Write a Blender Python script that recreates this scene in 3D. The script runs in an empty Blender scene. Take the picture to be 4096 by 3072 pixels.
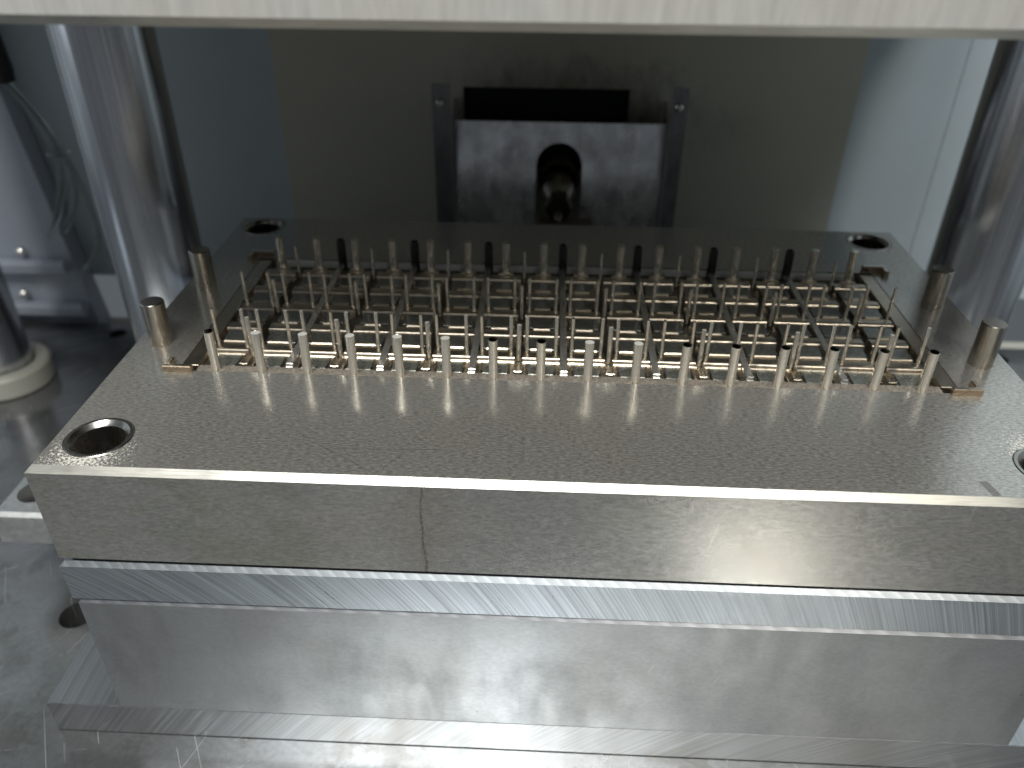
import bpy, bmesh, math, random
from mathutils import Vector, Matrix
from mathutils.geometry import tessellate_polygon
random.seed(7)
R = math.radians
S = 0.001                       # everything below is written in millimetres
scn = bpy.context.scene

# ------------------------------------------------------------------ camera
cam_d = bpy.data.cameras.new('camera'); cam = bpy.data.objects.new('camera', cam_d)
scn.collection.objects.link(cam); scn.camera = cam
fw = Vector((-0.03350262, 0.8369148, -0.54630687)); rt = Vector((0.99898541, 0.04450167, 0.00691091)); up = Vector((-0.03009541, 0.54552105, 0.83755659))
m = Matrix((rt, up, -fw)).transposed().to_4x4()
m.translation = Vector((-7.88687, -216.98386, 139.43873)) * S
cam.matrix_world = m
cam_d.sensor_fit = 'HORIZONTAL'; cam_d.sensor_width = 36; cam_d.lens = 3227.9 / 4096 * 36
cam_d.clip_start = 0.01; cam_d.clip_end = 50
cam_d.dof.use_dof = True; cam_d.dof.focus_distance = 0.236; cam_d.dof.aperture_fstop = 10.5
scn.view_settings.view_transform = 'Standard'; scn.view_settings.look = 'None'
scn.view_settings.gamma = 1; scn.view_settings.exposure = 0
scn.render.engine = 'CYCLES'
scn.cycles.use_denoising = True; scn.cycles.sample_clamp_indirect = 6
scn.cycles.max_bounces = 8

# ------------------------------------------------------------------ world: dim workshop
w = bpy.data.worlds.new('World'); scn.world = w; w.use_nodes = True
bg = w.node_tree.nodes['Background']; bg.inputs[0].default_value = (0.80, 0.90, 1.0, 1); bg.inputs[1].default_value = 0.12

# ------------------------------------------------------------------ lamps of the workshop, plus an added wall fill
def area(name, loc, target, sx, sy, power, col):
    l = bpy.data.lights.new(name, 'AREA'); l.shape = 'RECTANGLE'; l.size = sx * S; l.size_y = sy * S
    l.energy = power; l.color = col
    o = bpy.data.objects.new(name, l); scn.collection.objects.link(o)
    o.location = Vector(loc) * S
    o.rotation_euler = (Vector(target) - Vector(loc)).to_track_quat('-Z', 'Y').to_euler()
    return o
area('ceiling_lamp', (-130, -790, 1320), (0, -40, -20), 700, 380, 27, (0.98, 0.98, 0.94))
area('warm_task_lamp', (970, -2447, 2275), (90, -137, -119), 280, 280, 19, (1.0, 0.95, 0.84))
area('window_lamp', (-1300, -520, 130), (100, 60, 20), 260, 420, 0.8, (0.80, 0.90, 1.0))

area('wall_fill_light', (430, 0, 1000), (240, 262, 20), 200, 200, 6, (0.88, 0.95, 1.0))  # added fill to brighten the right of the back wall, no known source

# ------------------------------------------------------------------ materials
class N:
    def __init__(s, name):
        s.m = bpy.data.materials.new(name); s.m.use_nodes = True; s.t = s.m.node_tree; s.L = s.t.links
        s.b = s.t.nodes['Principled BSDF']
    def n(s, typ, **kw):
        x = s.t.nodes.new(typ)
        for k, v in kw.items():
            if k.startswith('i_'):
                x.inputs[k[2:].replace('_', ' ')].default_value = v
            else: setattr(x, k, v)
        return x
    def l(s, a, b): s.L.new(a, b)
    def coord(s, scale=(1, 1, 1), rot=(0, 0, 0), loc=(0, 0, 0)):
        tc = s.n('ShaderNodeTexCoord'); mp = s.n('ShaderNodeMapping')
        if any(rot): mp.vector_type = 'TEXTURE'; mp.inputs['Scale'].default_value = tuple(S / v for v in scale)
        else: mp.inputs['Scale'].default_value = tuple(v / S for v in scale)
        mp.inputs['Rotation'].default_value = rot
        mp.inputs['Location'].default_value = loc if not any(rot) else tuple(v * .01 for v in loc)
        s.l(tc.outputs['Object'], mp.inputs['Vector']); return mp.outputs[0]
    def noise(s, scale, detail=3, rough=.5, **kw):
        x = s.n('ShaderNodeTexNoise'); x.inputs['Scale'].default_value = 1; x.inputs['Detail'].default_value = detail
        x.inputs['Roughness'].default_value = rough
        s.l(s.coord(scale, **kw), x.inputs['Vector']); return x.outputs['Fac']
    def ramp(s, fac, stops):
        x = s.n('ShaderNodeValToRGB'); cr = x.color_ramp
        while len(cr.elements) > len(stops): cr.elements.remove(cr.elements[-1])
        while len(cr.elements) < len(stops): cr.elements.new(.5)
        for e, (p, c) in zip(cr.elements, stops):
            e.position = p; e.color = (c, c, c, 1) if isinstance(c, (int, float)) else (*c, 1)
        s.l(fac, x.inputs[0]); return x.outputs[0]
    def math(s, op, a, b=None, c=None):
        x = s.n('ShaderNodeMath', operation=op)
        for i, v in enumerate((a, b, c)):
            if v is None: continue
            if isinstance(v, (int, float)): x.inputs[i].default_value = v
            else: s.l(v, x.inputs[i])
        return x.outputs[0]
    def mix(s, fac, a, b, mode='MIX'):
        x = s.n('ShaderNodeMix', data_type='RGBA', blend_type=mode)
        for sock, v in ((x.inputs[0], fac), (x.inputs[6], a), (x.inputs[7], b)):
            if isinstance(v, (int, float)): sock.default_value = v if sock.type == 'VALUE' else (v, v, v, 1)
            elif isinstance(v, tuple): sock.default_value = (*v, 1)
            else: s.l(v, sock)
        return x.outputs[2]
    def bump(s, h, dist, strength=1, prev=None):
        x = s.n('ShaderNodeBump'); x.inputs['Strength'].default_value = strength; x.inputs['Distance'].default_value = dist * S
        s.l(h, x.inputs['Height'])
        if prev is not None: s.l(prev, x.inputs['Normal'])
        return x.outputs[0]
    def out(s, col=None, rough=None, metal=None, normal=None):
        for k, v in (('Base Color', col), ('Roughness', rough), ('Metallic', metal), ('Normal', normal)):
            if v is None: continue
            i = s.b.inputs[k]
            if isinstance(v, (int, float)): i.default_value = v
            elif isinstance(v, tuple): i.default_value = (*v, 1)
            else: s.l(v, i)
        return s.m

def metal(name, col, rough, var=.12, grain=(1, 1, 1), gsc=1.0, bump=.002, blotch=.03, rv=.08, aniso=0, arot=0, tint=(1, .97, .93), met=1.0):
    a = N(name)
    g = a.noise(tuple(v * gsc for v in grain), 4, .6)
    bl = a.noise((blotch,) * 3, 4, .6)
    dark = tuple(c * (1 - var) for c in col); lite = tuple(min(1, c * (1 + var)) for c in col)
    c = a.mix(a.ramp(g, [(.3, 0.), (.7, 1.)]), dark, lite)
    c = a.mix(a.ramp(bl, [(.4, 0.), (.65, .6)]), c, tint, 'MULTIPLY')
    r = a.math('ADD', a.math('MULTIPLY', a.math('SUBTRACT', bl, .5), rv * 3), a.math('ADD', a.math('MULTIPLY', a.math('SUBTRACT', g, .5), rv), rough))
    a.out(c, r, met, a.bump(g, bump) if bump else None)
    if aniso:
        a.b.inputs['Anisotropic'].default_value = aniso; a.b.inputs['Anisotropic Rotation'].default_value = arot
        t = a.n('ShaderNodeTangent', direction_type='RADIAL', axis='Z'); a.l(t.outputs[0], a.b.inputs['Tangent'])
    return a.m

def core_steel():
    a = N('ground_steel')
    g = a.noise((.62, 2.0, 2.0), 5, .66)               # short grain lying along X
    f = a.noise((1.6, 4, 4), 2, .6, loc=(3, 1, 2))
    bl = a.noise((.022, .03, .03), 5, .6)
    tan = a.noise((.014, .02, .02), 4, .6, loc=(7, 3, 1))
    c = a.mix(a.ramp(g, [(.30, 0.), (.70, 1.)]), (.26, .254, .238), (.88, .86, .81))
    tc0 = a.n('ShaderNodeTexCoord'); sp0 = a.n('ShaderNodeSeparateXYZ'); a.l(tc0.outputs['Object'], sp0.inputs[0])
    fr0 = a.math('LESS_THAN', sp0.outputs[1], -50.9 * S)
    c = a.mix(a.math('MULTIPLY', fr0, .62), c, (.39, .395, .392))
    c = a.mix(a.ramp(f, [(.58, 0.), (.72, .45)]), c, (.80, .78, .73))
    c = a.mix(a.ramp(f, [(.28, .5), (.40, 0.)]), c, (.14, .125, .105))
    c = a.mix(a.ramp(tan, [(.45, 0.), (.62, .55)]), c, (1, .965, .91), 'MULTIPLY')
    # thin long scratches
    sc = a.noise((.012, 1.6, .012), 2, .5, rot=(0, 0, R(38)), loc=(2, 5, 0))
    s1 = a.ramp(a.math('ABSOLUTE', a.math('SUBTRACT', sc, .5)), [(.0, .5), (.004, 0.)])
    msk = a.ramp(a.noise((.03, .03, .03), 2, .5, loc=(9, 4, 0)), [(.56, 0.), (.60, 1.)])
    scr = a.math('MULTIPLY', s1, msk)
    # bright speck dust near the front corner bushings and a vertical pitted rust line on the front face
    tc = a.n('ShaderNodeTexCoord'); sep = a.n('ShaderNodeSeparateXYZ'); a.l(tc.outputs['Object'], sep.inputs[0])
    X, Y, Z = (a.math('MULTIPLY', o, 1 / S) for o in sep.outputs)
    def near(x0, y0, rad):
        d = a.math('SQRT', a.math('ADD', a.math('POWER', a.math('SUBTRACT', X, x0), 2.), a.math('POWER', a.math('SUBTRACT', Y, y0), 2.)))
        return a.math('SUBTRACT', 1., a.math('DIVIDE', d, rad))
    c = a.mix(a.math('MULTIPLY', scr, a.math('GREATER_THAN', Z, -.3)), c, (.10, .09, .08))
    dust = a.noise((1.3, 1.3, 1.3), 4, .8, loc=(5, 5, 5))
    nn = a.math('MAXIMUM', near(-133, -46, 17), near(133, -30, 12))
    thr = a.math('GREATER_THAN', a.math('ADD', a.math('MULTIPLY', nn, .22), dust), .66)
    dm = a.math('MULTIPLY', a.math('MULTIPLY', thr, a.math('GREATER_THAN', nn, 0.)), a.math('GREATER_THAN', Z, -.3))
    c = a.mix(a.math('MULTIPLY', dm, .8), c, (.86, .82, .74))
    rare = a.math('GREATER_THAN', a.noise((.9, .9, .9), 1, .5, loc=(1, 8, 2)), .80)
    c = a.mix(a.math('MULTIPLY', rare, .8), c, (.95, .92, .86))
    pit = a.noise((1.8, 1.8, 1.5), 5, .9, loc=(4, 2, 6))
    wob = a.math('MULTIPLY', a.math('SUBTRACT', a.noise((.1, .1, .12), 2), .5), 3.0)
    dx = a.math('ABSOLUTE', a.math('ADD', a.math('SUBTRACT', X, -39.), wob))
    front = a.math('LESS_THAN', Y, -50.8)
    core = a.math('GREATER_THAN', a.math('SUBTRACT', pit, a.math('MULTIPLY', dx, .23)), .43)
    wide = a.math('GREATER_THAN', a.math('SUBTRACT', pit, a.math('MULTIPLY', dx, .020)), .575)
    pm = a.math('MULTIPLY', a.math('MAXIMUM', core, wide), a.math('MULTIPLY', front, a.math('LESS_THAN', dx, 7.)))
    c = a.mix(a.math('MULTIPLY', pm, .9), c, (.05, .044, .036))
    halo = a.math('MULTIPLY', front, a.ramp(a.math('DIVIDE', dx, 12.), [(0., .35), (1., 0.)]))
    c = a.mix(halo, c, (.80, .72, .62), 'MULTIPLY')
    # green-brown film on the left of the front face
    film = a.math('MULTIPLY', a.math('MULTIPLY', front, a.math('LESS_THAN', X, -70.)), a.ramp(a.noise((.05, .05, .1), 3, .6, loc=(6, 0, 3)), [(.48, 0.), (.6, .5)]))
    c = a.mix(film, c, (.82, .86, .74), 'MULTIPLY')
    # single scratches: distance to short segments on the face
    wb = a.math('MULTIPLY', a.math('SUBTRACT', a.noise((.25, .25, .25), 3, .6, loc=(2, 9, 1)), .5), .5)
    def seg(U, V, u0, v0, u1, v1, wd):
        du, dv = u1 - u0, v1 - v0; L2 = du * du + dv * dv
        pu, pv = a.math('SUBTRACT', U, u0), a.math('SUBTRACT', V, v0)
        t = a.math('DIVIDE', a.math('ADD', a.math('MULTIPLY', pu, du), a.math('MULTIPLY', pv, dv)), L2)
        t.node.use_clamp = True
        ex, ey = a.math('SUBTRACT', pu, a.math('MULTIPLY', t, du)), a.math('SUBTRACT', pv, a.math('MULTIPLY', t, dv))
        d = a.math('SQRT', a.math('ADD', a.math('MULTIPLY', ex, ex), a.math('MULTIPLY', ey, ey)))
        return a.math('LESS_THAN', d, wd)
    def union(lst):
        r_ = lst[0]
        for q in lst[1:]: r_ = a.math('MAXIMUM', r_, q)
        return r_
    Yw = a.math('ADD', Y, wb); Zw = a.math('ADD', Z, wb); Xw = a.math('ADD', X, wb)
    darks = union([seg(X, Yw, *q, .10) for q in ((-95, -16.5, -73, -35.5), (-73, -35.5, -51, -50), (-67.5, -39.4, -35, -38.2), (-125, -31.2, -108.5, -31.8), (-44, -38.9, -48, -44.5), (10, -24, 15, -31), (88, -36, 92, -42))])
    lites = union([seg(Xw, Z, *q, .12) for q in ((99.7, -7.7, 107.2, -6.7), (107.2, -6.7, 107.4, -1.9), (58.5, -2, 71, -6.6), (66, -23.6, 71.4, -29), (79, -23, 77.2, -18), (-112.7, -33.9, -107.6, -31), (42, -12, 40, -22))])
    c = a.mix(a.math('MULTIPLY', a.math('MULTIPLY', darks, a.math('GREATER_THAN', Z, -.3)), .42), c, (.07, .065, .055))
    c = a.mix(a.math('MULTIPLY', a.math('MULTIPLY', lites, front), .45), c, (.95, .94, .90))
    dirt = a.math('MAXIMUM', pm, dm)
    r = a.math('ADD', a.math('ADD', .20, a.math('MULTIPLY', a.math('SUBTRACT', bl, .5), .24)), a.math('MULTIPLY', dirt, .3))
    r = a.math('ADD', r, a.math('MULTIPLY', a.math('SUBTRACT', g, .5), .15))
    met = a.math('SUBTRACT', .76, a.math('MULTIPLY', dirt, .7))
    nb = a.bump(g, .010); nb = a.bump(f, .003, 1, nb)
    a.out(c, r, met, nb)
    a.b.inputs['Anisotropic'].default_value = .3
    t = a.n('ShaderNodeTangent', direction_type='RADIAL', axis='Z'); a.l(t.outputs[0], a.b.inputs['Tangent'])
    return a.m

def milled(name, cx, cz, col, per=.9, amt=.10, rough=.32, wide=.07, amp=1.0):
    """aluminium face with the arcs of a large milling cutter centred at (cx, cz) in the XZ plane"""
    a = N(name)
    tc = a.n('ShaderNodeTexCoord'); sep = a.n('ShaderNodeSeparateXYZ'); a.l(tc.outputs['Object'], sep.inputs[0])
    X, Z = (a.math('MULTIPLY', sep.outputs[i], 1 / S) for i in (0, 2))
    d = a.math('SQRT', a.math('ADD', a.math('POWER', a.math('SUBTRACT', X, cx), 2.), a.math('POWER', a.math('SUBTRACT', Z, cz), 2.)))
    def ln(k, det, seed):
        x = a.n('ShaderNodeTexNoise', noise_dimensions='2D'); x.inputs['Scale'].default_value = 1; x.inputs['Detail'].default_value = det
        x.inputs['Roughness'].default_value = .75
        cb = a.n('ShaderNodeCombineXYZ'); a.l(a.math('MULTIPLY', d, k), cb.inputs[0]); a.l(a.math('ADD', a.math('MULTIPLY', X, .012), seed), cb.inputs[1])
        a.l(cb.outputs[0], x.inputs['Vector']); return x.outputs['Fac']
    fine, coarse = ln(per, 3, 1.7), ln(wide, 3, 6.2)
    bl = a.noise((.02, .02, .03), 4, .6)
    c = a.mix(a.ramp(fine, [(.35, 0.), (.66, 1.)]), tuple(v * (1 - amt * 1.6) for v in col), tuple(min(1, v * (1 + amt)) for v in col))
    c = a.mix(a.ramp(coarse, [(.35, 0.), (.65, .6)]), c, (.92, .92, .92), 'MULTIPLY')
    r = a.math('ADD', rough, a.math('ADD', a.math('MULTIPLY', a.math('SUBTRACT', fine, .5), .16), a.math('MULTIPLY', a.math('SUBTRACT', bl, .5), .2)))
    nb = a.bump(fine, .03 * amp); nb = a.bump(coarse, .05 * amp, 1, nb)
    return a.out(c, r, 1.0, nb)

def stripes(name, col, per, slant=.6, duty=.5):
    """chamfer left by a coarse cutter: slanted light and less light flutes"""
    a = N(name)
    tc = a.n('ShaderNodeTexCoord'); sep = a.n('ShaderNodeSeparateXYZ'); a.l(tc.outputs['Object'], sep.inputs[0])
    X, Z = (a.math('MULTIPLY', sep.outputs[i], 1 / S) for i in (0, 2))
    wob = a.math('MULTIPLY', a.noise((.05, .05, .05), 2), per * 1.5)
    t = a.math('FRACT', a.math('DIVIDE', a.math('ADD', a.math('ADD', X, a.math('MULTIPLY', Z, slant)), wob), per))
    g = a.noise((2, 2, 2), 3)
    c = a.mix(a.ramp(t, [(0., 0.), (duty, .25), (duty + .3, 1.), (1., .1)]), tuple(v * .72 for v in col), col)
    nb = a.bump(t, .12); nb = a.bump(g, .01, 1, nb)
    return a.out(c, a.math('ADD', .28, a.math('MULTIPLY', g, .2)), 1.0, nb)

M = {}
M['steel'] = core_steel()
M['chamfer'] = metal('ground_chamfer', (.62, .61, .56), .34, .14, (.12, 3.0, 3.0), 1.0, .008, .05, .1)
M['mill2'] = milled('milled_aluminium', -237, -128, (.74, .80, .87), 1.3, .17, amp=1.0)
M['mill4'] = milled('milled_base', 275, -296, (.54, .555, .57), .9, .11, .34, .05, .9)
def alu_mat():
    a = N('cast_aluminium')
    g = a.noise((.6, 1.4, 1.1), 4, .6); cl = a.noise((.022, .02, .03), 5, .62); sm = a.noise((.07, .07, .022), 4, .65, loc=(4, 7, 2))
    c = a.mix(a.ramp(g, [(.3, 0.), (.7, 1.)]), (.47, .485, .50), (.55, .565, .58))
    c = a.mix(a.ramp(cl, [(.40, 0.), (.62, 1.)]), c, (.86, .86, .845), 'MULTIPLY')
    c = a.mix(a.ramp(sm, [(.45, 0.), (.70, .8)]), c, (.87, .88, .89), 'MULTIPLY')
    sp = a.math('GREATER_THAN', a.noise((.30, .30, .30), 3, .7, loc=(1, 6, 3)), .765)
    c = a.mix(a.math('MULTIPLY', sp, .7), c, (.12, .115, .10))
    ln = a.math('GREATER_THAN', a.noise((.9, .9, .035), 2, .5, rot=(0, R(24), 0), loc=(5, 0, 1)), .745)
    c = a.mix(a.math('MULTIPLY', ln, .35), c, (.85, .86, .87))
    r = a.math('ADD', .40, a.math('ADD', a.math('MULTIPLY', a.math('SUBTRACT', cl, .5), .34), a.math('MULTIPLY', a.math('SUBTRACT', sm, .5), .45)))
    return a.out(c, r, .95, a.bump(g, .005))
M['alu'] = alu_mat()
M['flute'] = stripes('fluted_edge', (.46, .49, .52), 4.2, 1.4)
M['flute3'] = stripes('dashed_edge', (.32, .33, .35), 8.0, 2.0, .45)
M['pin'] = metal('polished_pin', (.82, .77, .68), .17, .06, (2, 2, .4), 1.0, .0006, .05, .05, met=.85)
M['litface'] = metal('painted_lit_face', (.80, .79, .74), .5, .10, (2, 2, 2), 1.0, .002, .05, .05, met=.2)  # light caught by pin tops and rear ledge, put into a pale colour
M['pindark'] = metal('unlit_pin_end', (.22, .20, .17), .12, .06)  # pin tops that catch no light, darkened in the colour
M['nickel'] = metal('warm_tool_steel', (.70, .63, .53), .30, .12, (2, 2, 2), 1.0, .004, .05, .1, tint=(1, .94, .86))
M['pad'] = metal('lit_cavity_floor', (.34, .355, .325), .30, .25, (.5, .5, .5), 1.0, .003, .06, .1, met=.7)  # front row pads, coloured lighter as the lit ones
M['rough'] = metal('eroded_steel', (.36, .32, .275), .5, .45, (1.3, 1.3, 1.3), 1.2, .10, .2, .2, met=.5)
M['paddark'] = metal('shaded_cavity_floor', (.27, .275, .26), .22, .25, (.5, .5, .5), 1.0, .003, .06, .1, met=.75)  # rear pads, their dark reflections put into a darker colour
M['pocket'] = metal('shaded_pocket_floor', (.14, .13, .115), .4, .2, (.8, .8, .8), 1.0, .01)  # shade in the slots and recess put into a dark base colour
M['dowel'] = metal('bronzed_dowel', (.50, .465, .41), .26, .10, (1, 1, .2), 1.0, .001, .05, .06, tint=(1, .90, .76))
M['bush'] = metal('bushing_steel', (.55, .53, .50), .25, .1, (1, 1, 1), 1.0, .002, .05, .08)
M['darkpin'] = metal('blackened_pin', (.06, .055, .05), .4, .2, (1, 1, 1), 1.0, .002)
M['brass'] = metal('brass_key', (.50, .40, .29), .3, .15, (1, 1, 1), 1.0, .004, .3, .1)
M['keytop'] = metal('ground_key_top', (.85, .83, .78), .3, .05)
M['platen'] = metal('platen_steel', (.57, .56, .53), .44, .10, (.7, .7, .07), 1.0, .02, .03, .16, tint=(.86, .80, .77), met=.3)
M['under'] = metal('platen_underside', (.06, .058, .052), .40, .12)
M['flange'] = metal('dull_flange_sheet', (.26, .26, .27), .42, .2, (.2, .2, .1), 1.0, .01, .05, .1, met=.7)
M['chrome'] = metal('chromed_column', (.62, .64, .68), .24, .26, (.5, .5, .005), 1.0, .0, .012, .05, tint=(.80, .74, .68))  # streaky reflections painted in as vertical colour variation
def table_mat():
    a = N('scratched_table_steel')
    g = a.noise((.5, .5, .5), 3, .6); cl = a.noise((.013, .013, .013), 5, .62); st = a.noise((.05, .05, .05), 5, .7, loc=(3, 2, 5))
    c = a.mix(a.ramp(g, [(.3, 0.), (.7, 1.)]), (.25, .26, .27), (.31, .32, .33))
    c = a.mix(a.ramp(cl, [(.38, 0.), (.62, 1.)]), c, (.72, .70, .67), 'MULTIPLY')
    c = a.mix(a.ramp(st, [(.52, 0.), (.60, .5)]), c, (.62, .58, .52), 'MULTIPLY')
    lines = None
    for k, (ang, th) in enumerate(((35, .70), (-60, .715), (72, .72), (8, .725))):
        q = a.math('GREATER_THAN', a.noise((.012, .95, .012), 2, .5, rot=(0, 0, R(ang)), loc=(k * 3.3, k, 1)), th)
        lines = q if lines is None else a.math('MAXIMUM', lines, q)
    lines = a.math('MULTIPLY', lines, a.math('GREATER_THAN', a.noise((.03, .03, .03), 2, .5, loc=(8, 8, 8)), .48))
    c = a.mix(a.math('MULTIPLY', lines, .5), c, (.62, .62, .60))
    sp = a.math('GREATER_THAN', a.noise((.22, .22, .22), 3, .7, loc=(1, 6, 3)), .74)
    c = a.mix(a.math('MULTIPLY', sp, .8), c, (.70, .69, .66))
    r = a.math('ADD', a.math('ADD', .20, a.math('MULTIPLY', lines, .2)), a.math('MULTIPLY', a.math('SUBTRACT', cl, .5), .35))
    return a.out(c, r, .82, a.bump(g, .003))
M['table'] = table_mat()
M['sheet'] = metal('galvanised_sheet', (.80, .79, .79), .25, .34, (.12, .12, .07), 1.0, .03, .06, .25, tint=(.75, .70, .66), met=.85)
M['black'] = N('shade_black').out((.008, .008, .009), .9, 0.)  # flat black standing for shade in the gaps and the panel opening
def paint(name, col, rough=.5, var=.06, stain=None):
    a = N(name); bl = a.noise((.01, .01, .014), 4, .6); f = a.noise((.2, .2, .2), 3, .5, loc=(3, 3, 3))
    c = a.mix(bl, tuple(v * (1 - var) for v in col), tuple(v * (1 + var) for v in col))
    if stain:
        x0, z0, rad, sc = stain
        tc = a.n('ShaderNodeTexCoord'); sep = a.n('ShaderNodeSeparateXYZ'); a.l(tc.outputs['Object'], sep.inputs[0])
        X, Z = (a.math('MULTIPLY', sep.outputs[i], 1 / S) for i in (0, 2))
        d = a.math('SQRT', a.math('ADD', a.math('POWER', a.math('DIVIDE', a.math('SUBTRACT', X, x0), 2.2), 2.), a.math('POWER', a.math('SUBTRACT', Z, z0), 2.)))
        mk = a.math('SUBTRACT', 1., a.math('DIVIDE', d, rad))
        n = a.noise((.09, .09, .05), 5, .7, loc=(8, 1, 4))
        c = a.mix(a.ramp(a.math('ADD', a.math('MULTIPLY', mk, .5), n), [(.55, 0.), (1., .85)]), c, sc)
    return a.out(c, a.math('ADD', rough, a.math('MULTIPLY', f, .1)), 0., a.bump(f, .02))
M['beige'] = paint('beige_panel_paint', (.44, .42, .34), .5, .16, (8, 118, 40, (.07, .05, .025)))
M['blue'] = paint('blue_grey_enclosure_paint', (.42, .475, .505), .42, .10)
M['cab'] = paint('pale_cabinet_paint', (.42, .455, .52), .4, .05)
M['floorp'] = paint('beige_floor_paint', (.42, .41, .35), .6)
M['collar'] = paint('ivory_plastic', (.42, .41, .36), .38, .04)
M['rubber'] = paint('black_rubber', (.018, .016, .016), .45)
M['brown'] = paint('brown_seat_paint', (.10, .075, .06), .4)
M['nozzle'] = paint('burnt_nozzle_steel', (.045, .032, .024), .45, .3); M['nozzle'].node_tree.nodes['Principled BSDF'].inputs['Metallic'].default_value = .7
def tube_mat():
    a = N('clear_hose'); a.b.inputs['Transmission Weight'].default_value = .95; a.b.inputs['IOR'].default_value = 1.12
    return a.out((.80, .84, .82), .25, 0.)
M['tube'] = tube_mat()
M['mark'] = metal('ground_patch', (.22, .215, .20), .25, .2, (.6, 3, 3), 1.0, .004, met=.4)
M['clamp'] = metal('cast_clamp', (.66, .68, .68), .5, .10, (.4, .4, .4), 1.0, .02, .05, .1)

# ------------------------------------------------------------------ mesh helpers (mm in, metres out)
def mesh(name, verts, faces, mats, fm=None, smooth=False):
    me = bpy.data.meshes.new(name); me.from_pydata([tuple(c * S for c in v) for v in verts], [], faces)
    for k in (mats if isinstance(mats, (list, tuple)) else [mats]): me.materials.append(M[k])
    if fm: me.polygons.foreach_set('material_index', fm)
    if smooth: me.polygons.foreach_set('use_smooth', [True] * len(me.polygons))
    me.validate(); me.update(); return me
def link(name, me, parent=None, loc=(0, 0, 0), rot=None):
    o = bpy.data.objects.new(name, me); scn.collection.objects.link(o); o.parent = parent
    o.location = Vector(loc) * S
    if rot: o.rotation_euler = rot
    return o
def tag(o, label, cat, group=None):
    o['label'] = label; o['category'] = cat
    if group: o['group'] = group
    return o
def thing(name, loc, label, cat, group=None):
    o = bpy.data.objects.new(name, None); scn.collection.objects.link(o); o.location = Vector(loc) * S
    o.empty_display_size = .01
    return tag(o, label, cat, group)
class G:
    def __init__(s): s.v = []; s.f = []; s.m = []
    def add(s, vs, fs, m=0):
        n = len(s.v); s.v += [tuple(v) for v in vs]; s.f += [tuple(i + n for i in f) for f in fs]; s.m += [m] * len(fs)
    def box(s, x0, x1, y0, y1, z0, z1, c=0., m=0):
        """box with top edges chamfered by c"""
        if c <= 0:
            s.add([(x0, y0, z0), (x1, y0, z0), (x1, y1, z0), (x0, y1, z0), (x0, y0, z1), (x1, y0, z1), (x1, y1, z1), (x0, y1, z1)],
                  [(3, 2, 1, 0), (4, 5, 6, 7), (0, 1, 5, 4), (1, 2, 6, 5), (2, 3, 7, 6), (3, 0, 4, 7)], m); return
        b = [(x0, y0), (x1, y0), (x1, y1), (x0, y1)]; t = [(x0 + c, y0 + c), (x1 - c, y0 + c), (x1 - c, y1 - c), (x0 + c, y1 - c)]
        vs = [(*p, z0) for p in b] + [(*p, z1 - c) for p in b] + [(*p, z1) for p in t]
        fs = [(3, 2, 1, 0), (8, 9, 10, 11)]
        for i in range(4):
            j = (i + 1) % 4; fs += [(i, j, 4 + j, 4 + i), (4 + i, 4 + j, 8 + j, 8 + i)]
        s.add(vs, fs, m)
    def lathe(s, prof, seg=24, m=0, tilt=None, axis='Z', c=(0, 0, 0), cap0=True, cap1=True):
        vs = []
        for k, (r, z) in enumerate(prof):
            for i in range(seg):
                a = 2 * math.pi * i / seg; x, y = r * math.cos(a), r * math.sin(a); zz = z
                if tilt and k >= len(prof) - tilt[0]: zz = z + tilt[1] * y + tilt[2] * x
                p = (x, y, zz) if axis == 'Z' else ((x, zz, y) if axis == 'Y' else (zz, x, y))
                vs.append((p[0] + c[0], p[1] + c[1], p[2] + c[2]))
        fs = []
        for k in range(len(prof) - 1):
            for i in range(seg):
                j = (i + 1) % seg; fs.append((k * seg + i, k * seg + j, (k + 1) * seg + j, (k + 1) * seg + i))
        if cap0: fs.append(tuple(reversed(range(seg))))
        if cap1: fs.append(tuple((len(prof) - 1) * seg + i for i in range(seg)))
        s.add(vs, fs, m)
    def mesh(s, name, mats, smooth=False): return mesh(name, s.v, s.f, mats, s.m, smooth)
def smooth_by_angle(me, ang=35):
    bm = bmesh.new(); bm.from_mesh(me)
    bmesh.ops.recalc_face_normals(bm, faces=bm.faces)
    for f in bm.faces: f.smooth = True
    for e in bm.edges:
        if len(e.link_faces) == 2 and e.calc_face_angle(0) > R(ang): e.smooth = False
        elif len(e.link_faces) != 2: e.smooth = False
    bm.to_mesh(me); bm.free(); return me
def circle(x, y, r, n=48): return [(x + r * math.cos(2 * math.pi * i / n), y + r * math.sin(2 * math.pi * i / n)) for i in range(n)]
def rect(x0, x1, y0, y1): return [(x0, y0), (x1, y0), (x1, y1), (x0, y1)]
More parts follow.
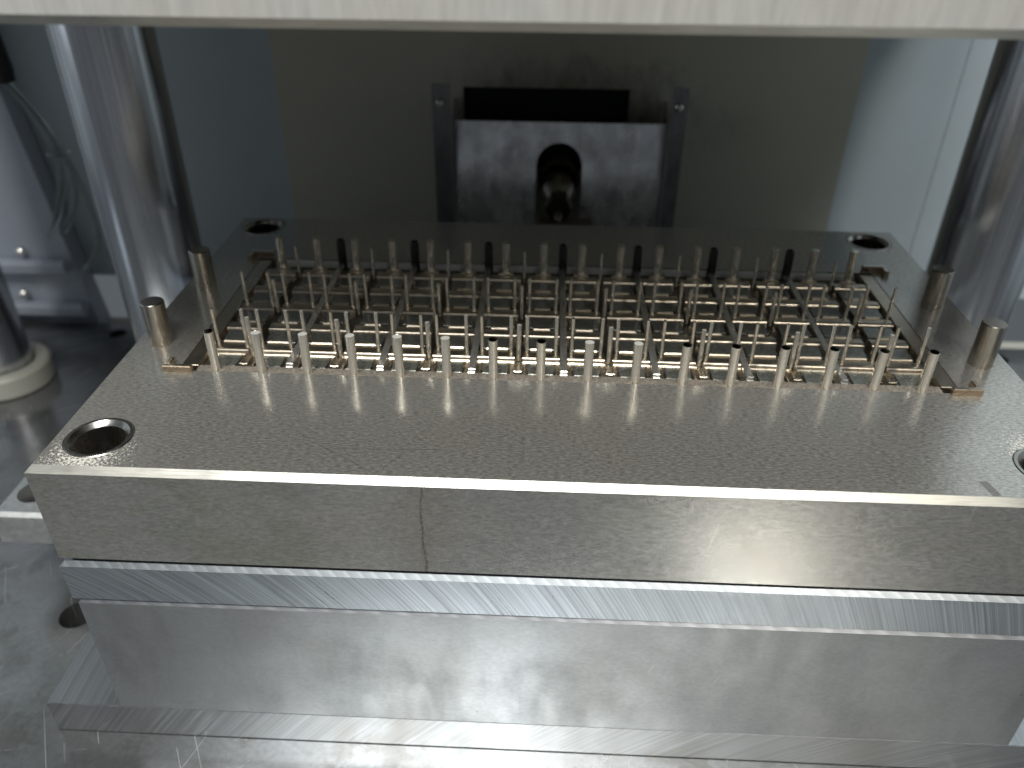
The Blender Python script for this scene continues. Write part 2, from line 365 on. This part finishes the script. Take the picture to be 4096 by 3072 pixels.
def slab(name, x0, x1, y0, y1, zt, zb, ct, cb, holes, mats, mch=1, hole_depth=None):
    """plate with chamfered top and bottom edges and real holes; material 0 body, mch chamfer of the top edge"""
    g = G()
    outer = rect(x0 + ct, x1 - ct, y0 + ct, y1 - ct)
    loops = [outer] + [h for h, d in holes]
    tri = tessellate_polygon([[Vector((x, y, 0)) for x, y in l] for l in loops])
    flat = [(x, y, zt) for l in loops for x, y in l]
    g.add(flat, [tuple(t) for t in tri], 0)
    o2 = rect(x0, x1, y0, y1); o3 = rect(x0 + cb, x1 - cb, y0 + cb, y1 - cb)
    rings = [[(x, y, zt) for x, y in outer], [(x, y, zt - ct) for x, y in o2], [(x, y, zb + cb) for x, y in o2], [(x, y, zb) for x, y in o3]]
    for k in range(3):
        if (k == 0 and ct <= 0) or (k == 2 and cb <= 0): continue
        vs = rings[k] + rings[k + 1]
        g.add(vs, [((i + 1) % 4, i, 4 + i, 4 + (i + 1) % 4) for i in range(4)], mch if k == 0 else 0)
    g.add(rings[3], [(3, 2, 1, 0)], 0)
    for h, d in holes:
        n = len(h); vs = [(x, y, zt) for x, y in h] + [(x, y, zt - d) for x, y in h]
        g.add(vs, [(i, (i + 1) % n, n + (i + 1) % n, n + i) for i in range(n)] + [tuple(range(n, 2 * n))], 0)
    me = g.mesh(name, mats)
    bm = bmesh.new(); bm.from_mesh(me); bmesh.ops.remove_doubles(bm, verts=bm.verts, dist=1e-6)
    bmesh.ops.recalc_face_normals(bm, faces=bm.faces); bm.to_mesh(me); bm.free(); return me

# ================================================================== THE STACK
XL, XR, YF, YB = -147.2, 148.9, -52.3, 131.6
# ---- hardened core plate with its cavity insert and pins
core = thing('core_plate', (0, 0, -34.6), 'grey steel mould plate with rows of upright pins, topmost of the stack', 'mould plate')
O = (0, 0, 34.6)              # parts keep coordinates with z = 0 on the plate's face
BUSH = [(-133, -37.5), (133.4, -37.5), (-133.6, 119.5), (134, 118.5)]
holes = [(circle(x, y, 9.6), 34.) for x, y in BUSH] + [(rect(-124.6, 124.6, -1.2, 86.4), 3.0)]
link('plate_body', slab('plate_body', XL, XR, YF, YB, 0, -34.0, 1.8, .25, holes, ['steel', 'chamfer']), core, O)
g = G(); g.box(XL + 2, XR - 2, YF + 2.3, YB - 2, -35.85, -34.02); link('gap_shade', g.mesh('gap_shade', ['black']), core, O)  # black slab added as the shade in the gap under the plate
g = G(); g.lathe([(9.45, -20), (9.45, -.15), (9.2, .12), (8.3, .12), (7.3, -.7), (6.9, -1.2), (6.9, -20)], 56, cap0=False, cap1=False)
bush_me = smooth_by_angle(g.mesh('guide_bushing', ['bush']), 30)
for x, y in BUSH: link('guide_bushing', bush_me, core, (x, y, 34.6))
# dowels standing on the face
def pin_mesh(name, r, h, z0=0., mat='pin', tilt=None, ch=.12, seg=24, end=None):
    g = G(); prof = [(r, z0), (r, h - ch), (r - ch, h)]
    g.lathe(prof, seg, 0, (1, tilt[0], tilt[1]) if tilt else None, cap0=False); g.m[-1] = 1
    return smooth_by_angle(g.mesh(name, [mat, end or mat]), 30)
dow = pin_mesh('locating_dowel', 3.8, 15.5, -.5, 'dowel', None, .3, 40)
for x, y in ((-137, 16.5), (-137, 58.7), (137.6, 57.8), (137.8, 17.5)): link('locating_dowel', dow, core, (x, y, 34.6))
# corner keys
def key(sx, sy, name='corner_key'):
    g = G()
    def b(x0, x1, y0, y1):
        xs = sorted((x0 * sx, x1 * sx)); ys = sorted((y0 * sy, y1 * sy)); g.box(xs[0], xs[1], ys[0], ys[1], -.4, 2.3, .25, 0)
        g.box(xs[0] + .3, xs[1] - .3, ys[0] + .3, ys[1] - .3, 2.3, 2.34, 0, 1)
    b(-4.6, 4.6, -.9, .9); b(2.8, 4.6, 1.0, 5.0)
    return g.mesh(name, ['brass', 'keytop'])
for x, y, sx, sy in ((-124.2, -1.6, -1, 1), (125.4, -1.6, 1, 1), (-124.2, 88.2, -1, -1), (125.8, 88.2, 1, -1)):
    link('corner_key', key(sx, sy), core, (x, y, 34.6))
for x, y, r in ((-103.2, -47.2, R(-9)), (112.6, -47.2, R(12))):
    g = G(); g.add([(-1.2, -3.0, 0), (1.2, -3.0, 0), (1.2, 3.0, 0), (-1.2, 3.0, 0)], [(0, 1, 2, 3)]); g.add([(-1.2, -3.0, -.02), (1.2, -3.0, -.02), (1.2, -3.0, 0), (-1.2, -3.0, 0)], [(0, 1, 2, 3)])
    link('ground_mark', g.mesh('ground_mark', ['mark']), core, (x, y, 34.615), (0, 0, r))
g = G(); g.lathe([(0.2, -.25), (1.3, -.12), (2.1, .02), (2.2, .05)], 20, cap0=True, cap1=False)
# small chipped pit
link('chipped_pit', smooth_by_angle(g.mesh('chipped_pit', ['rough'])), core, (87.2, -6.4, 34.62))

# ---- cavity insert
insert = bpy.data.objects.new('cavity_insert', None); scn.collection.objects.link(insert); insert.parent = core; insert.location = Vector(O) * S
insert.empty_display_size = .01
FL = -2.9
g = G()
g.box(-124.3, 124.3, -.9, 86.1, FL - .04 + .02, FL + .25, 0, 1)                      # floor
g.box(-124.3, -119.2, 2.2, 84.0, FL + .25, .12, .25, 0); g.box(119.2, 124.3, 2.2, 84.0, FL + .25, .12, .25, 0)
link('insert_body', g.mesh('insert_body', ['nickel', 'pocket']), insert)
g = G()
# rough strip in front, a fine irregular grid
nx, ny = 400, 5; vs = []; fs = []
for j in range(ny + 1):
    for i in range(nx + 1):
        x = -119 + 238 * i / nx; y = -1.1 + 5.0 * j / ny
        z = -.35 + (random.uniform(-.14, .14) if 0 < j < ny else 0) + (-.5 if j == ny else 0)
        vs.append((x, y, z))
for j in range(ny):
    for i in range(nx): a = j * (nx + 1) + i; fs.append((a, a + 1, a + nx + 2, a + nx + 1))
g.add(vs, fs); g.box(-119, 119, -1.1, 3.9, FL + .25, -1.4)
link('eroded_strip', g.mesh('eroded_strip', ['rough']), insert)
g = G(); g.box(-117.5, 117.5, 84.4, 86.2, FL + .25, -.1, .9)
link('rear_ledge', g.mesh('rear_ledge', ['litface']), insert)  # pale colour stands in for light on the pocket's back wall
# raised bars with pin ledge and step
def bar_mesh(w2, st2, last=False):
    g = G(); n = 7; r = 1.15; prof = [(-1.25, FL)]
    prof += [(-1.25 + r - r * math.cos(a), -.15 - r + r * math.sin(a)) for a in [math.pi / 2 * k / n for k in range(n + 1)]]
    prof += [(2.2, -.15), (2.25, -.45), (3.4, -.5), (3.4, FL)]
    vs = [(-w2, y, z) for y, z in prof] + [(w2, y, z) for y, z in prof]; k = len(prof)
    fs = [(i, i + k, i + 1 + k, i + 1) for i in range(k - 1)] + [tuple(range(k)), tuple(reversed(range(k, 2 * k)))]
    g.add(vs, fs)
    return smooth_by_angle(g.mesh('cavity_bar', ['nickel']), 40)
def step_mesh(s2):
    g = G(); g.box(-s2, s2, -1.2, .5, FL, .25, .35)
    return g.mesh('step_block', ['nickel'])
barA, stepA, stepB = bar_mesh(6.2, 0), step_mesh(3.7), step_mesh(3.0)
def pad_mesh(w2, y0, y1, z, feet):
    g = G(); g.box(-w2, w2, y0, y1, FL, z, .06 if feet else .2)
    if feet:
        for sx in (-1, 1):
            xs = sorted((sx * (w2 - 1.3), sx * (w2 - .4))); g.box(xs[0], xs[1], y0 - .8, y0 - .02, FL, z - .1, .25)
            a, b = sorted((sx * (w2 + .9), sx * 6.35)); g.box(a, b, y0 - 1.2, y1 + .6, FL, -1.75, .15, 1)
        g.box(-6.2, 6.2, y1 + .02, y1 + .62, FL, -1.5, .3, 1)
    return g.mesh('cavity_pad', ['pad' if feet else 'paddark', 'nickel'])
padF, padM = pad_mesh(4.0, 5.4, 12.4, -1.75, True), pad_mesh(5.2, -1.2, 6.5, -1.05, False)
BARS = [14.3, 29.3, 44.3, 58.8, 73.6]
for i in range(16):
    x = (i - 7.5) * 15
    link('cavity_pad', padF, insert, (x, 0, 0))
    for k, y in enumerate(BARS):
        link('cavity_bar', barA, insert, (x, y, 0))
        link('step_block', stepA if k == 0 else stepB, insert, (x, y + (4.9 if k == 0 else 3.9), 0))
        if k < 4: link('cavity_pad', padM, insert, (x, y + 7.2, 0))
        else:
            g = None
# ribs between the cells
g = G(); g.box(-1.15, 1.15, 5.0, 83.5, FL, -.05, .2); g.box(-1.15, 1.15, 4.3, 4.95, FL, -.9, .2)
ribW = g.mesh('dividing_rib', ['steel'])
g = G(); g.box(-1.35, -.7, 4.4, 12.6, FL, -.1, .15); g.box(.7, 1.35, 4.4, 12.6, FL, -.1, .15); g.box(-1.35, 1.35, 4.4, 6.3, FL, -.25, .2); g.box(-.68, .68, 6.35, 12.4, FL, -1.7)
ribC = g.mesh('runner_channel', ['nickel'])
for k in range(-7, 8):
    if k % 2 == 0: link('dividing_rib', ribW, insert, (15 * k, 0, 0))
    else: link('runner_channel', ribC, insert, (15 * k, 0, 0))
# pins
def jit(): return random.uniform(-.12, .12)
thickB = pin_mesh('thick_core_pin', 1.5, 13.9, -2.4, tilt=(-.10, 0), ch=.05, end='litface'); thickD = pin_mesh('thick_core_pin', 1.5, 13.9, -2.4, tilt=(.04, 0), ch=.08, end='pindark')
thickR = pin_mesh('thick_core_pin', 1.5, 12.9, -2.4, tilt=(.1, 0), ch=.1)
for i in range(16):
    x = (i - 7.5) * 15
    link('thick_core_pin', thickB if i in (1, 2, 3, 4, 5, 8, 9) else thickD, insert, (x + random.uniform(-.08, .08), .35, random.uniform(-.15, .1)), (random.uniform(-.008, .008), random.uniform(-.01, .01), random.uniform(-.6, .6)))
    link('thick_core_pin', thickR, insert, (x, 78.0, 0))
thinB = pin_mesh('thin_core_pin', .62, 13.3, -2.4, tilt=(-.1, 0), ch=.04, seg=16, end='litface'); thinD = pin_mesh('thin_core_pin', .6, 13.3, -2.4, tilt=(.15, 0), ch=.06, seg=16)
thinR = pin_mesh('thin_core_pin', .58, 12.8, -2.4, tilt=(.1, 0), ch=.06, seg=16)
for i in range(16):
    for sx in (-1, 1):
        x = (i - 7.5) * 15 + sx * 4.85
        link('thin_core_pin', random.choice((thinB, thinD)), insert, (x, 16.7, 0), (random.uniform(-.012, .012), random.uniform(-.012, .012), 0))
        link('thin_core_pin', thinR, insert, (x, 46.7, 0), (random.uniform(-.01, .01), random.uniform(-.015, .015), 0))
shortF = pin_mesh('short_runner_pin', .78, 12.0, -2.0, tilt=(-.1, 0), ch=.08, seg=18, end='litface'); shortM = pin_mesh('short_runner_pin', .66, 11.3, -2.0, tilt=(0, 0), ch=.08, seg=18); shortR = pin_mesh('short_runner_pin', .5, 11.2, -2.0, tilt=(0, 0), ch=.08, seg=16)
for k in range(-7, 8, 2):
    link('short_runner_pin', shortF, insert, (15 * k, 13.7, 0), (0, random.uniform(-.012, .012), 0))
    link('short_runner_pin', shortM, insert, (15 * k, 43.7, 0), (0, random.uniform(-.012, .012), 0))
    link('short_runner_pin', shortR, insert, (15 * k, 73.7, 0), (0, random.uniform(-.012, .012), 0))
g = G(); g.lathe([(1.75, -2.4), (1.75, 8.9), (1.55, 9.6), (1.0, 10.1), (.4, 10.3)], 20, cap0=False)
dome = smooth_by_angle(g.mesh('domed_pin', ['darkpin']), 40)
for k in range(-6, 7, 2): link('domed_pin', dome, insert, (15 * k + .2, 84.4, 0))

# ---- the three aluminium plates below
mid = tag(link('spacer_plate', slab('spacer_plate', XL - .9, XR + 1.6, YF - .15, YB, 15.8, .85, 1.35, .1, [], ['mill2', 'flute']), None, (0, 0, -51.7)),
     'thin milled aluminium plate with diagonal cutter marks, directly under the pinned steel plate', 'spacer plate')
g = G(); g.box(XL + 2, XR - 2, YF + 1.4, YB - 2, 0.03, .83); link('gap_shade', g.mesh('gap_shade', ['black']), mid)  # black slab added as the dark seam above the block
blk = tag(link('support_block', slab('support_block', -147.0, 149.9, YF - .05, YB + 2, 52.2, 0, .9, .1, [], ['alu', 'flute3']), None, (0, 0, -104.15)),
     'tall smooth aluminium block with cloudy face between the thin milled plate and base', 'support block')
bas = tag(link('base_plate', slab('base_plate', -173.4, 176, YF + .1, YB + 8, 14.9, 0, .25, .3, [], ['mill4', 'flute3']), None, (0, 0, -119.3)),
     'wide low aluminium base plate lying on the table, sticking out past the block', 'base plate')

# ================================================================== the press round it
tab = link('press_table', slab('press_table', -520, 470, -420, 240, 0, -30, 1.5, 0,
     [(circle(-280.5, 225.3, 5.5, 32), 20), (circle(-192.5, -1.5, 7, 32), 20), (circle(277, 225, 6, 32), 20)], ['table', 'table']), None, (0, 0, -119.5))
tag(tab, 'scratched dark steel press table carrying the whole mould stack', 'press table')

plt = thing('upper_platen', (0, 0, 111.2), 'bright steel platen hanging across the top above the pins', 'press platen')
g = G(); x0, x1, y0, y1 = -196, 190, -51.0, 132
c = 2.1
v = [(x0, y0 + c, 0), (x1, y0 + c, 0), (x1, y1, 0), (x0, y1, 0), (x0, y0, c), (x1, y0, c), (x1, y0, 34), (x0, y0, 34), (x1, y1, 34), (x0, y1, 34)]
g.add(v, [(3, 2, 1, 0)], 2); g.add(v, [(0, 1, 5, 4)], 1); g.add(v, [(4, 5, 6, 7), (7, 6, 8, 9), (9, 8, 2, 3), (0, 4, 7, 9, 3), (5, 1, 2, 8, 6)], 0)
link('cavity_plate', g.mesh('cavity_plate', ['platen', 'chamfer', 'under']), plt)
g = G(); g.box(-330, 214, -20, 246, 34.2, 80, 2)  # out of view, enlarged to keep light off the back wall
link('oversized_platen_body', g.mesh('oversized_platen_body', ['platen']), plt)

g = G(); g.lathe([(20.2, 0), (20.2, 420)], 64)
colm = smooth_by_angle(g.mesh('guide_column', ['chrome']))
tag(link('guide_column', colm, None, (-190.4, 130, -119.4)), 'thick chromed guide column left of the mould stack', 'guide column', 'chromed guide columns of the press')
tag(link('guide_column', colm, None, (190.4, 130, -119.4)), 'thick chromed guide column right of the mould stack', 'guide column', 'chromed guide columns of the press')

# back panel
bp = thing('back_panel', (0, 250, -100), 'dark beige upright panel behind the mould with an opening for the nozzle', 'panel')
g = G()
def fr(x0, x1, z0, z1, y0=0, y1=3):
    g.box(x0, x1, y0, y1, z0, z1)
fr(-161.3, -55.5, 0, 330); fr(38, 162.6, 0, 330); fr(-55.5, 38, 132, 330); fr(-55.5, 38, 0, 85)
link('panel_sheet', g.mesh('panel_sheet', ['beige']), bp)
g = G(); g.box(-58, 42, 3.1, 60, 60, 160)
me = g.mesh('opening_shade', ['black']); link('opening_shade', me, bp)  # black box standing for the unlit depth of the opening

# nozzle chute box in galvanised sheet
ch = thing('chute_box', (0, 249, -60), 'galvanised sheet box fixed on the beige panel around the nozzle', 'sheet metal box')
YC = -48      # front sheet 48 mm in front of the panel
g = G()
# front sheet with an arched slot for the nozzle, built from a polygon
zt, zb = 82.4, 10
arch = [(-13, zb)] + [(-13, 50)] + [(-.6 + 12.4 * math.cos(a), 60 + 12.4 * math.sin(a)) for a in [math.pi - math.pi * k / 14 for k in range(15)]] + [(11.8, 50), (11.8, zb)]
poly = [(-55.3, zb), (-57.2, zt), (55.2, zt), (53.2, zb)] + arch[::-1]
LEAN = .21
vs = [(x, YC + (z - zb) * LEAN, z) for x, z in poly] + [(x, YC + 1.2 + (z - zb) * LEAN, z) for x, z in poly]; n = len(poly)
tri = tessellate_polygon([[Vector((x, z, 0)) for x, z in poly]])
g.add(vs, [tuple(t) for t in tri] + [tuple(i + n for i in reversed(t)) for t in tri] + [(i, (i + 1) % n, (i + 1) % n + n, i + n) for i in range(n)])
link('front_sheet', g.mesh('front_sheet', ['sheet']), ch)
for sx, xe, xf, nm in ((-1, -55.3, -66, 'L'), (1, 53.2, 62, 'R')):
    g = G(); d = 1.2 * sx
    P = [(xe, YC, zb), (xe + sx * 1.9, YC + (zt - zb) * LEAN, zt + .5), (xe + sx * 4, 0, zt + 4), (xe + sx * 4, 0, zb)]
    g.add([p for p in P] + [(p[0] + d, p[1], p[2]) for p in P], [(0, 1, 2, 3), (7, 6, 5, 4), (0, 4, 5, 1), (1, 5, 6, 2), (2, 6, 7, 3), (3, 7, 4, 0)])
    link('side_sheet', g.mesh('side_sheet', ['flange']), ch)
    g = G(); a, b = sorted((xe + sx * 1.4, xf)); g.box(a, b, -50.5, -49.2, zb, 105)
    link('mounting_flange', g.mesh('mounting_flange', ['flange']), ch)
    g = G(); g.lathe([(2.0, 0), (2.0, -1.6), (1.2, -2.3)], 20, axis='Y')
    link('bolt', smooth_by_angle(g.mesh('bolt', ['bush'])), ch, ((-62 if sx < 0 else 57.5), -50.6, 96))

# nozzle
nz = thing('injection_nozzle', (-.6, 215, -8), 'dark burnt injection nozzle poking through the sheet metal box', 'nozzle')
g = G(); g.lathe([(11.2, 60), (11.2, 0), (10.4, -1), (9.0, -1)], 40, axis='Y', cap1=False); link('nozzle_barrel', smooth_by_angle(g.mesh('nozzle_barrel', ['nozzle'])), nz)
g = G(); g.lathe([(9.0, -1), (8.6, -12), (6.0, -22), (5.6, -24)], 36, axis='Y', cap0=False, c=(0, 0, -3)); link('nozzle_cone', smooth_by_angle(g.mesh('nozzle_cone', ['dowel']), 25), nz)
g = G(); g.lathe([(7.4, -24), (7.4, -31), (6.6, -32)], 6, axis='Y', c=(0, 0, -5)); link('nozzle_nut', g.mesh('nozzle_nut', ['nozzle']), nz)
g = G(); g.lathe([(2.4, -32), (1.2, -38), (.8, -40)], 16, axis='Y', c=(0, 0, -8)); link('nozzle_tip', smooth_by_angle(g.mesh('nozzle_tip', ['keytop'])), nz)
g = G(); g.box(-15, 15, -24, -2, -40, -11, 1)
blk2 = tag(link('nozzle_seat_block', g.mesh('nozzle_seat_block', ['brown']), None, (3, 190, -8)), 'small brown block just below the nozzle tip behind the mould', 'block')
g = G(); g.box(-40, 40, -10, 14, -112, -40.2)
tag(link('seat_post', g.mesh('seat_post', ['nozzle']), None, (3, 190, -7.4)), 'dark post under the brown nozzle block, hidden behind the stack', 'post')

# enclosure
def wall(name, pts, mat):
    vs = [tuple(p) for p in pts]; return mesh(name, vs, [tuple(range(len(pts)))], [mat])
g = G(); g.box(-620, 620, 262, 266, -96, 420)
o = link('back_wall', g.mesh('back_wall', ['blue'])); o['kind'] = 'structure'
g = G(); g.box(221.5, 225, 261.6, 261.9, -96, 420, 0); link('seam_strip', g.mesh('seam_strip', ['blue']), o)
g = G(); g.box(-624, -620, -60, 262, -96, 420); o = link('side_wall', g.mesh('side_wall', ['blue'])); o['kind'] = 'structure'
g = G(); g.box(420, 424, -60, 262, -300, 420); o = link('side_wall', g.mesh('side_wall', ['blue'])); o['kind'] = 'structure'
g = G(); g.box(-620, 420, 241, 262, -132, -128); o = link('floor', g.mesh('floor', ['floorp'])); o['kind'] = 'structure'
# seams on the right-hand sheet
for x in (214, 219):
    pass

# left cabinet
cb = thing('pale_cabinet', (-303, 246, -128), 'pale blue grey cabinet side with stepped ledges at the far left', 'cabinet')
g = G(); cv = [(-300, 0), (0, 0), (-34, 300), (-300, 300)]
g.add([(x, 0, z) for x, z in cv] + [(x, 14, z) for x, z in cv], [(0, 1, 2, 3), (7, 6, 5, 4), (0, 4, 5, 1), (1, 5, 6, 2), (2, 6, 7, 3), (3, 7, 4, 0)]); link('cabinet_side', g.mesh('cabinet_side', ['cab']), cb)
for z in (44, 14):
    g = G(); g.box(-300, -2 - z * .115, -9, -.1, z, z + 7, 2); link('ledge', g.mesh('ledge', ['cab']), cb)
    for x in (-36 - (z < 20) * 8,):
        g = G(); g.lathe([(3, 0), (3, -2), (1.5, -3.4)], 16, axis='Y'); link('screw', smooth_by_angle(g.mesh('screw', ['keytop'])), cb, (x, -1.5, z + 11.5))

# far-left rod with ivory collar
rd = thing('ejector_rod', (-318, 168, -119.4), 'dark steel rod standing in an ivory collar at the far left of the table', 'rod')
g = G(); g.lathe([(15.5, 0), (15.5, 300)], 48); link('rod_shaft', smooth_by_angle(g.mesh('rod_shaft', ['chrome'])), rd)
g = G(); g.lathe([(23.6, .1), (24.4, 1), (24.4, 11.5), (23, 13), (17.5, 13), (16, 11.5)], 56, cap0=False, cap1=False); link('rod_collar', smooth_by_angle(g.mesh('rod_collar', ['collar'])), rd)

# clear hoses
def tube(name, pts, r, parent=None, mat='tube', seg=10):
    cu = [Vector(p) for p in pts]; P = []
    n = len(cu)
    for i in range(n - 1):
        p0, p1, p2, p3 = cu[max(i - 1, 0)], cu[i], cu[i + 1], cu[min(i + 2, n - 1)]
        for k in range(6):
            t = k / 6; P.append(.5 * ((2 * p1) + (p2 - p0) * t + (2 * p0 - 5 * p1 + 4 * p2 - p3) * t * t + (3 * p1 - p0 - 3 * p2 + p3) * t ** 3))
    P.append(cu[-1]); vs = []; fs = []
    for i, p in enumerate(P):
        d = (P[min(i + 1, len(P) - 1)] - P[max(i - 1, 0)]).normalized(); a = d.cross(Vector((0, 1, 0))).normalized(); b = d.cross(a)
        for s_ in range(seg): q = 2 * math.pi * s_ / seg; vs.append(tuple(p + a * r * math.cos(q) + b * r * math.sin(q)))
    for i in range(len(P) - 1):
        for s_ in range(seg): j = (s_ + 1) % seg; fs.append((i * seg + s_, i * seg + j, (i + 1) * seg + j, (i + 1) * seg + s_))
    fs += [tuple(range(seg)), tuple((len(P) - 1) * seg + i for i in reversed(range(seg)))]
    return smooth_by_angle(mesh(name, vs, fs, [mat]), 60)
hb = thing('clear_hoses', (-300, 225, 40), 'bundle of clear plastic hoses hanging from a black grip at upper left', 'hoses')
off = (300, 0, -40); rel = lambda p: (p[0] + 300, p[1], p[2] - 40)
link('hose', tube('hose', [rel(p) for p in [(-301, 0, 36), (-294, 0, 25), (-288, 0, 11), (-285, 0, -1), (-287, 0, -19), (-296, 0, -41), (-306, 3, -55)]], 2.1), hb)
link('hose', tube('hose', [rel(p) for p in [(-299, -2, 36), (-291, -2, 23), (-284, -2, 9), (-281, -2, -3), (-279, -2, -20), (-284, -2, -36), (-298, 3, -52)]], 2.1), hb)
link('hose', tube('hose', [rel(p) for p in [(-281, 2, -6), (-277, 3, -30), (-278, 4, -58), (-290, 4, -76), (-308, 8, -88)]], 1.8), hb)
g = G(); g.lathe([(6, -1.2), (6.4, 0), (6, 1.2)], 20); link('hose_tie', smooth_by_angle(g.mesh('hose_tie', ['tube'])), hb, (17, -1, -42))
g = G(); g.lathe([(7.5, 0), (8.5, 6), (8.5, 60)], 24)
tag(link('black_grip', smooth_by_angle(g.mesh('black_grip', ['rubber'])), None, (-303, 224, 36), (0, R(-4), 0)), 'black rubber grip hanging at the upper left edge', 'grip')

# clamp left of the stack
cl = thing('clamp_block', (-176, 30, -119.4), 'grey cast clamp bar with a screw hole left of the steel plate', 'clamp')
g = G(); hx, hy = 8, 8
outer = rect(-45, 25, -16.5, 48); hole = circle(-35.5, -4, 7, 32)
tri = tessellate_polygon([[Vector((x, y, 0)) for x, y in l] for l in (outer, hole)])
zt = 41; zb = 26
g.add([(x, y, zt) for x, y in outer + hole], [tuple(t) for t in tri])
ro = rect(-46.5, 26.5, -18, 49.5)
g.add([(x, y, zt) for x, y in outer] + [(x, y, zt - 1.5) for x, y in ro], [((i + 1) % 4, i, 4 + i, 4 + (i + 1) % 4) for i in range(4)])
g.add([(x, y, zt - 1.5) for x, y in ro] + [(x, y, zb) for x, y in ro], [((i + 1) % 4, i, 4 + i, 4 + (i + 1) % 4) for i in range(4)] + [(4, 5, 6, 7)])
g.add([(x, y, zt) for x, y in hole] + [(x, y, zb) for x, y in hole], [(i, (i + 1) % 32, 32 + (i + 1) % 32, 32 + i) for i in range(32)])
me = g.mesh('clamp_bar', ['clamp']); smooth_by_angle(me, 30); link('clamp_bar', me, cl)
g = G(); g.lathe([(6.7, 24), (6.7, 34), (5.8, 35)], 32); link('clamp_screw', smooth_by_angle(g.mesh('clamp_screw', ['rubber'])), cl, (-35.5, -4, 0))
g = G(); g.box(-24, 22, -14, 30, 0, 25.8, 1); link('clamp_foot', g.mesh('clamp_foot', ['rubber']), cl)
